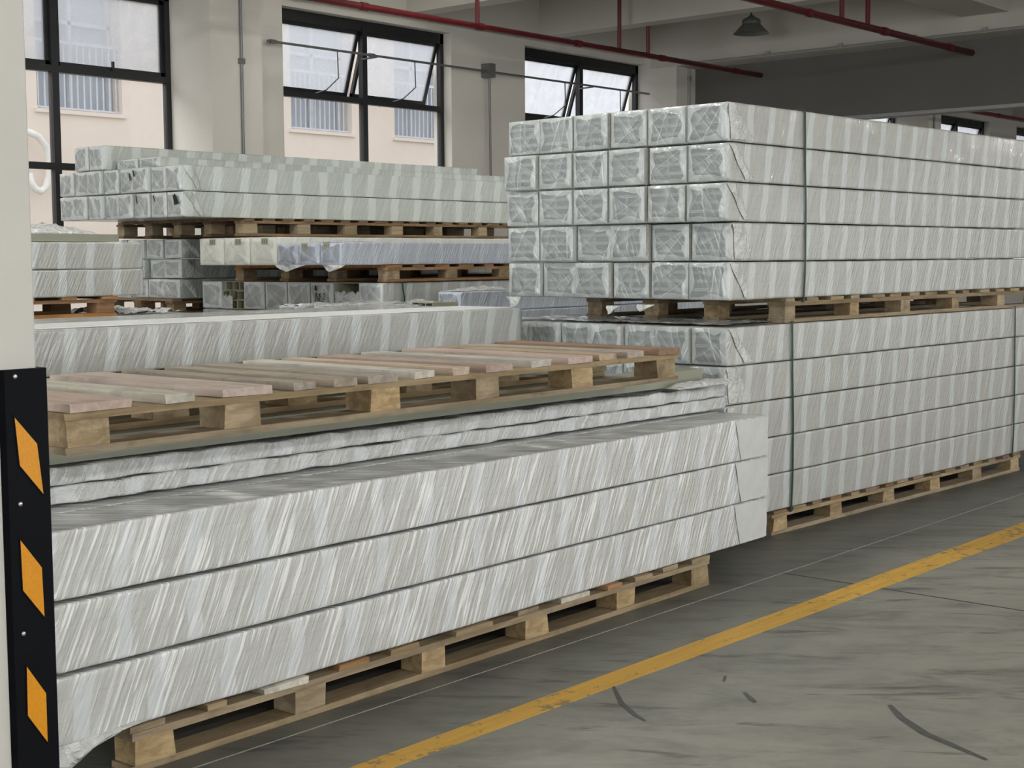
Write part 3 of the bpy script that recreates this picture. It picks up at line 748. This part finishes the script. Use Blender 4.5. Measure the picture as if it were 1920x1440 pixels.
# empty pallet on top
ub = [(2.161, 2.361), (2.476, 2.58), (2.687, 2.884), (2.969, 3.062), (3.14, 3.24), (3.291, 3.432), (3.526, 3.626), (3.714, 3.8), (3.884, 4.032), (4.157, 4.273), (4.377, 4.536), (4.597, 4.713), (4.788, 4.903), (5.0, 5.16)]
pallet(2.15, 3.472, zb+.071, D(1.1), 3.01, .90, [(a-2.15, b-2.15) for a, b in ub], 'empty wooden pallet with uneven pinkish and grey boards on the front left stack', h=.141, td=.025, blk=(.15, .12),
       bmats=['b_pink', 'b_pale', 'b_pink', 'b_grey', 'b_grey', 'b_grey', 'b_pale', 'b_tan', 'b_pink', 'b_pale', 'b_pink', 'b_tan', 'b_grey', 'b_brown'])
# ---- right stacks (R)
aR = D(-1.8)
RX, RY = 6.50, 3.858
pallet(RX, RY, 0, aR, 3.06, 1.35, even(3.06, 16, .12), 'low wooden pallet on the floor under the right stack', nl=4, h=.128, bmats=['pwood_d', 'pwood', 'b_brown'])
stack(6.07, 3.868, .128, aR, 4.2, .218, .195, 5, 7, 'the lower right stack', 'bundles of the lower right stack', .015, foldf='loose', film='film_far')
pallet(6.60, 3.855, 1.103, aR, 3.3, 1.33, even(3.3, 15, .12), 'wooden pallet carrying the tall upper right stack', nl=4, h=.128, blk=(.10, .10))
RB = {}
for r in range(5):
    for c in range(6):
        dx = random.uniform(-.02, .02)+(.02 if r < 2 else 0)-(.02 if r == 4 and c == 0 else 0); dy = random.uniform(-.003, .003) if c else 0
        x, y = local(6.07, 3.868, aR, dx, c*.248+dy)
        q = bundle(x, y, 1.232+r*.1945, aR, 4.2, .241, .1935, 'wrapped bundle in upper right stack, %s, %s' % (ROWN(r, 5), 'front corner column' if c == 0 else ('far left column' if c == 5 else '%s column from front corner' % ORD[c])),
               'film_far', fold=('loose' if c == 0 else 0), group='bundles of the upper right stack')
        if r == 0: RB[c] = q
        if c: q.rotation_euler.x = random.uniform(-.006, .006)
for (x_, lab, z0, hh, wd_) in ((6.76, 'dark green strap round the upper right stack', 1.212, .996, 1.50), (6.66, 'dark green strap round the lower right stack, nearer its visible end', .11, .996, 1.54), (9.40, 'dark green strap round the lower right stack, at the right edge of view', .11, .996, 1.54)):
    xx, yy = local(6.07, 3.866, aR, x_-6.07, 0); strap(xx, yy, z0, aR, wd_, hh, lab)
# loose film tips hanging from bottom row ends of the upper right stack
def flap(px_, py_, w_, hgt, label, seed):
    r_ = ray(px_, py_); nrm = Vector((math.cos(aR), math.sin(aR), 0)); P0 = Vector((6.045, 3.868, 0)); tt = (P0-CAM).dot(nrm)/r_.dot(nrm); p = CAM+r_*tt
    mb = MB(); n = 8
    for j in range(n+1):
        for i in range(n+1):
            u, v = i/n, j/n; hw = w_*(1-v)**.8*.5
            mb.v.append((-.01+.012*math.sin(u*7+v*4+seed)-.01*v, (u-.5)*2*hw+v*.02, -v*hgt))
    for j in range(n):
        for i in range(n): a = j*(n+1)+i; mb.f.append((a, a+1, a+n+2, a+n+1))
    attach(mb.build('film_flap', M['loose'], None, True, loc=p, rz=aR), RB[seed])
flap(967, 556, .12, .07, 'loose film tip hanging below the far left bundle of the upper right stack', 5)
flap(1152, 573, .08, .045, 'loose film tip hanging left of the middle pallet block of the upper right stack', 3)
flap(1212, 571, .11, .035, 'loose film tip hanging over the second pallet block of the upper right stack', 2)
sheet(6.12, 3.95, 1.1035, aR, .55, 1.42, .012, 'crumpled shiny film lying on top of the lower right stack under the pallet', nx=30, ny=60, seed=5)
# ---- long single bundle behind the empty pallet (L2 stack)
pallet(2.4, 5.03, 0, 0, 3.1, 1.0, even(3.1, 12), 'wooden pallet under the stack behind the front left stack', h=.13)
for r in range(5):
    for c in range(2):
        bundle(1.9, 5.0+c*.5, .13+r*.174, 0, 3.93, .49, .174, 'wrapped bundle in stack behind empty pallet, %s, %s from aisle' % (ROWN(r, 6), ORD[c]), 'film_far', ends=(1, 1))
for c in range(4):
    bundle(1.9, 5.0+c*.25, 1.0, 0, 3.95, .248, .186, 'long grey film-wrapped bundle just behind the empty pallet' if c == 0 else 'film-wrapped bundle %s behind the long grey bundle past the empty pallet' % ('next', 'second', 'third')[c-1], 'film_far', ends=(1, 1))
MB_ = MB().box(0, 0, 0, 3.9, .36, .004)
tag(MB_.build('cover_sheet', M['whitesheet'], None, loc=(1.92, 5.06, 1.183), rz=0), 'flat white cover sheet on top of the long bundle behind the empty pallet', 'plastic film')
# ---- L3 stack at left, its support
pallet(1.8, 7.55, 0, 0, 3.3, 1.2, even(3.3, 10), 'wooden pallet at the foot of the left rear stack', h=.13)
for r in range(4):
    for c in range(2): bundle(1.55, 7.5+c*.6, .13+r*.245, 0, 4.2, .59, .245, 'wrapped bundle in base of left rear stack, %s, %s from aisle' % (ROWN(r, 5), ORD[c]), 'film_far', ends=(1, 1))
pallet(1.95, 7.6, 1.11, 0, 3.14, 1.1, even(3.14, 12), 'orange-brown wooden pallet beside the white pillar at the left', h=.122, wm_='pwood_o', bw='pwood_o')
for r in range(2):
    for c in range(4):
        bundle(1.5, 7.58+c*.27, 1.232+r*.163, 0, 3.78, .268, .163, 'wrapped bundle on orange-brown pallet beside the pillar, %s, %s from aisle' % (('lower row', 'upper row')[r], ORD[c]), 'film_far', ends=(1, 1), group='bundles beside the pillar')
profile_board(1.6, 7.6, 1.558, 0, 3.52, .25, .045, 'grey-green board on top of the wrapped stack beside the pillar')
profile_board(1.6, 7.88, 1.558, 0, 3.45, .25, .045, 'second grey-green board lying behind the first beside the pillar')
lump(4.2, 7.66, 1.603, .84, .45, .10, 'crumpled bag of clear film on the grey-green board beside the pillar', 8.1)
sheet(5.12, 7.65, 1.112, 0, .5, .6, .05, 'scraps of crumpled film on the ledge right of the orange-brown pallet', nx=30, ny=30, seed=2)
# ---- S3: low row nearer, with blue bundle on top
pallet(7.3, 6.9, 0, 0, 3.2, .5, even(3.2, 10), 'wooden pallet under the low bluish row behind the right stack', h=.13)
for r in range(5):
    bundle(6.25, 6.95, .13+r*.1876, 0, 4.8, .5, .1876, 'bluish wrapped bundle in the low row behind the right stack, %s' % ROWN(r, 5), 'film_blue', 'endfilm_blue', ends=(1, 1))
bundle(7.52, 7.0, 1.068, 0, 3.6, .23, .146, 'pale blue film-wrapped bundle left of the upper right stack', 'film_blue', 'endfilm_blue', cols=1, rows=1, ends=(1, 1))
lump(7.54, 7.02, 1.213, .62, .2, .035, 'ruffled white film on top of the pale blue bundle', 1.7)
bundle(6.28, 6.97, 1.068, 0, .80, .2, .070, 'thin white wrapped pack on the low row, front one left of the tilted pack', 'loose', ends=(1, 1), cols=3, rows=1)
bundle(6.18, 7.19, 1.068, 0, 1.0, .2, .085, 'thin white wrapped pack on the low row, rear one left of the tilted pack', 'loose', ends=(1, 1), cols=3, rows=1)
g = empty('tilted_pack', (7.40, 7.12, 1.075), D(68), 'small wrapped pack tilted up beside the pale blue bundle', 'wrapped pack')
tm = put('film_sleeve', sleeve(.4, .30, .055, 'loose', 1), g, (0, 0, .03)); tm.rotation_euler = (D(-17), 0, 0)
for i in range(3):
    gg = MB(); s = .07; gg.box(0, 0, 0, .5, .004, s).box(0, s-.004, 0, .5, s, s).box(0, .004, 0, .5, s-.004, .004).box(0, .004, s-.004, .5, s-.004, s)
    tag(gg.build('open_profile', M['beige'], None, loc=(7.26+.02*i, 7.03+i*.085, 1.068)), 'beige hollow profile lying open under the tilted pack, %s from the aisle' % ORD[i], 'profile', 'beige profiles under the tilted pack')
# ---- S2 lower stack
pallet(7.7, 7.65, 0, 0, 3.2, 2.0, even(3.2, 12), 'wooden pallet at the foot of the middle rear stack', h=.13, nl=4)
sw = .268; SX = 7.35
for r in range(4):
    for c in range(4): bundle(SX, 7.61+c*sw*2, .13+r*.230, 0, 4.6, sw*2, .230, 'wrapped bundle low in middle rear stack, %s, %s from aisle' % (ROWN(r, 5), ORD[c]), 'film_far', ends=(1, 0))
zr = .13+4*.230
names = {0: 'torn film-wrapped bundle end at the front corner under the middle pallet', 1: None, 2: 'film-wrapped bundle end with black handwriting under the middle pallet',
         3: 'clean film-wrapped bundle end directly left of the one with handwriting', 4: 'film-wrapped bundle end with rounded film window, second left of the handwritten one',
         5: 'film-wrapped bundle end just right of the open beige profiles', 6: None, 7: 'hatched film-wrapped bundle end left of the open beige profiles'}
for c in range(8):
    if names[c] is None: continue
    q = bundle(SX, 7.61+c*sw, zr, 0, 4.6, sw, .226, names[c], 'film_far', 'endfilm_back', cols=2, rows=3)
    if c == 2: HB_ = q
def tubes(X, Y, z, w, h, cols, rows, L, label, skip=()):
    g = empty('open_profiles', (X, Y, z), 0, label, 'profiles'); cw, ch = w/cols, h/rows; t_ = .005
    for i in range(cols):
        for j in range(rows):
            if (i, j) in skip: continue
            dx = random.uniform(0, .05); mb = MB(); a, b = cw-.003, ch-.003
            mb.box(0, 0, 0, L, t_, b).box(0, a-t_, 0, L, a, b).box(0, t_, 0, L, a-t_, t_).box(0, t_, b-t_, L, a-t_, b)
            mb.build('profile', M['beige'], g, loc=(dx, i*cw, j*ch))
    return g
tubes(SX, 7.61+6*sw, zr, sw, .222, 3, 3, 4.5, 'bundle end torn open showing beige hollow profiles under the middle pallet', skip=((2, 0),))
tubes(SX+.02, 7.61+1*sw, zr+.12, sw, .102, 1, 1, 4.4, 'beige board showing above bunched film right of the handwriting')
bundle(SX+.02, 7.61+1*sw, zr, 0, 4.4, sw, .12, 'half-height wrapped bundle under the beige board right of the handwriting', 'film_far', 'endfilm_back', rows=2)
def endlump(X, Y, z, w_, hgt, label, seed, d=.05, m='loose'):
    mb = MB(); n = 14
    for j in range(n+1):
        for i in range(n+1):
            u, v = i/n, j/n; s = math.sin(PI*u)**.5*math.sin(PI*min(1, v*.9+.1))**.5
            p = Vector((u*5+seed, v*5, seed)); top = .75+.25*noise.noise(Vector((u*9, seed, 0)))
            mb.v.append((-d*s*(.6+.5*noise.noise(p*2)), u*w_, v*hgt*top))
    for j in range(n):
        for i in range(n): a = j*(n+1)+i; mb.f.append((a, a+n+1, a+n+2, a+1))
    return tag(mb.build('film_bunch', M[m], None, True, loc=(X, Y, z)), label, 'plastic film')
endlump(SX+.012, 7.61+sw, zr+.03, sw, .16, 'ruffled white film bunched below the beige board', 4)
endlump(SX+.01, 7.61+sw*6.55, zr, sw*.5, .14, 'ragged film scrap in front of the open beige profiles', 6, .03)
# handwriting strokes on the bundle end
g = empty('handwriting', (-.016, .5*sw, .11), 0); g.parent = HB_
def stroke(par, pts, r=.0022, nm='stroke'):
    MB().tube([(0, -y_, z_) for y_, z_ in pts], r, 5).build(nm, M['ink'], par)
stroke(g, [(-.06, -.045), (-.055, 0), (-.045, .035)]); stroke(g, [(-.045, .035), (-.03, -.05), (-.035, .01)]); stroke(g, [(-.02, .02), (0, .03), (-.018, -.01), (.0, -.03), (-.02, -.04), (-.01, -.015), (.005, 0), (-.01, .02)])
stroke(g, [(.018, -.035), (.022, -.035)], .004); stroke(g, [(.035, .02), (.05, .03), (.055, .01), (.035, -.02), (.06, -.02)]); stroke(g, [(-.055, .085), (-.04, .06), (-.045, .05), (-.06, .055), (-.05, .08)], .004)
xs_, ys_ = 7.53, 7.60; strap(xs_, ys_, zr+.002, 0, .27, .222, 'dark green strap round the bundle under the middle pallet')
# S2 pallet and goods
zp = zr+.228
pallet(7.38, 7.6, zp, 0, 3.3, 1.75, even(3.3, 13, .13), 'wooden pallet under the blue and cream wrapped bundles', nl=4, h=.122, blk=(.12, .10), wm_='pwood_o')
zg = zp+.124
BL = {}
for c in range(3):
    BL[c] = bundle(6.94, 7.6+c*.235, zg, 0, 4.4, .232, .166, 'pale blue film-wrapped bundle beneath the left top stack, %s from the aisle' % ORD[c], 'film_blue', 'endfilm_blue', cols=2, rows=2, group='pale blue bundles')
for c in range(3):
    yy = 8.305+c*.31
    q = bundle(6.94, yy, zg, 0, 4.4, .306, .213, 'cream film-wrapped bundle left of the pale blue ones, %s' % ('nearest the blue ones', 'middle one', 'farthest one')[c], 'film_cream', 'endfilm_cream', group='cream bundles')
    t_ = MB().box(-.012, 0, 0, -.009, .07, .045); o = attach(t_.build('paper_label', M['paper'], None, loc=(6.94, yy+.09, zg+.155)), q)
    for q in range(3): MB().box(-.0125, .008+q*.02, .008, -.012, .012+q*.02, .036).build('print_mark', M['ink'], o)
for c in range(2):
    yy = 7.62+.235*c; t_ = MB().box(-.012, 0, 0, -.009, .06, .04); o = attach(t_.build('paper_label', M['paper'], None, loc=(6.94, yy+.1, zg+.118)), BL[c])
    for q in range(3): MB().box(-.0125, .006+q*.018, .008, -.012, .010+q*.018, .032).build('print_mark', M['ink'], o)
lump(6.95, 7.62, zg+.164, .35, .2, .03, 'bunched film on the corner of the pale blue bundle', 6.2)
def flap2(X, Y, z, w_, hgt, label, seed):
    mb = MB(); n = 8
    for j in range(n+1):
        for i in range(n+1):
            u, v = i/n, j/n; hw = w_*(1-v)**.8*.5
            mb.v.append((-.012+.012*math.sin(u*7+v*4+seed), (u-.5)*2*hw+v*.03, -v*hgt))
    for j in range(n):
        for i in range(n): a = j*(n+1)+i; mb.f.append((a, a+1, a+n+2, a+n+1))
    attach(mb.build('film_flap', M['loose'], None, True, loc=(X, Y, z)), BL[seed//2*2])
flap2(6.94, 7.68, zg+.004, .26, .05, 'pointed film tip hanging under the corner of the pale blue bundle', 0)
flap2(6.94, 8.15, zg+.004, .34, .05, 'pointed film tip hanging under the pale blue bundle farther back', 2)
# ---- grid stack behind (three rows of ends)
GX, GY = 7.25, 9.88
for c in range(2):
    for r in range(4): bundle(GX+.1, GY+c*.5, .0+r*.25, 0, 4.4, .49, .25, 'wrapped bundle at foot of rear wall stack, %s, %s from aisle' % (ROWN(r, 7), ORD[c]), 'film_far', ends=(1, 0))
pallet(7.15, GY-.0, 1.002, 0, 3.2, 1.0, even(3.2, 10), 'dark wooden pallet under the rear bundles between the pillar stack and the open profiles', nl=3, h=.124, wm_='pwood_d', bw='pwood_d')
for r in range(3):
    for c in range(4):
        bundle(GX+random.uniform(-.03, .03)-.0, GY+c*.243, 1.126+r*.1655, 0, 4.0, .24, .1655, 'wrapped bundle in rear block left of cream ones, %s, %s from aisle' % (('lower row', 'middle row', 'upper row')[r], ORD[c]), 'film_back', 'endfilm_back', cols=2, rows=3, group='rear block of bundle ends', fold=('loose' if c == 0 else 0))
# ---- S1 top left stack
z1 = 1.6235; TB = {}
pallet(7.20, 9.02, z1+.006, 0, 3.4, 1.70, even(3.4, 17, .12), 'wooden pallet carrying the top left stack by the windows', nl=5, h=.138, blk=(.13, .10), nb=7, wm_='pwood_d', bw='pwood')
zq = z1+.144
for r in range(2):
    for c in range(8):
        dx = random.uniform(-.02, .02)
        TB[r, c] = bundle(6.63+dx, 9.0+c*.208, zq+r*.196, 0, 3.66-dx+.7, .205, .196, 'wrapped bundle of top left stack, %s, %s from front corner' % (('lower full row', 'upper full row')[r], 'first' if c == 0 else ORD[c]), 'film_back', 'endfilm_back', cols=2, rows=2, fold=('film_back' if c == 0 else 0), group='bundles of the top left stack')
for i, c in enumerate((5, 6)):
    bundle(6.64, 9.0+c*.208, zq+.392, 0, 4.45, .205, .2, 'film-wrapped bundle highest on the top left stack, %s' % ('nearer of the pair', 'farther of the pair')[i], 'film_back', 'endfilm_back', cols=2, rows=2)
for i, c in enumerate((0, 1)):
    bundle(6.62+.12, 9.42+i*.3, zq+.392, 0, 4.15, .29, .085, 'thin film-wrapped bundle on the top left stack, %s' % ('front one', 'rear one')[i], 'film_back', 'endfilm_back', cols=3, rows=1)
bundle(7.42, 10.86, z1+.004, 0, 1.2, .26, .13, 'small bluish wrapped bundle tucked behind the top left pallet', 'film_blue', 'endfilm_blue', ends=(1, 1)) if False else None
def hole(r, c, dy, dz, pts):
    mb = MB(); mb.prism([(-.018, dy+y_, dz+z_) for y_, z_ in pts], (-.002, 0, 0)); mb.build('film_tear', M['ink'], TB[r, c])
hole(0, 0, .03, .10, [(.0, 0), (.055, -.01), (.07, .06), (.045, .075)]); hole(0, 1, .09, .12, [(.03, 0), (.036, 0), (.06, .05), (.05, .05)])
hole(0, 2, .1, .11, [(.03, 0), (.05, .02), (.055, .07), (.045, .075), (.04, .03)]); hole(1, 2, .12, .12, [(.03, 0), (.045, .05), (.035, .055), (.02, .01)]); hole(1, 3, .02, .10, [(.02, -.01), (.035, .05), (.025, .055), (.01, .01)])
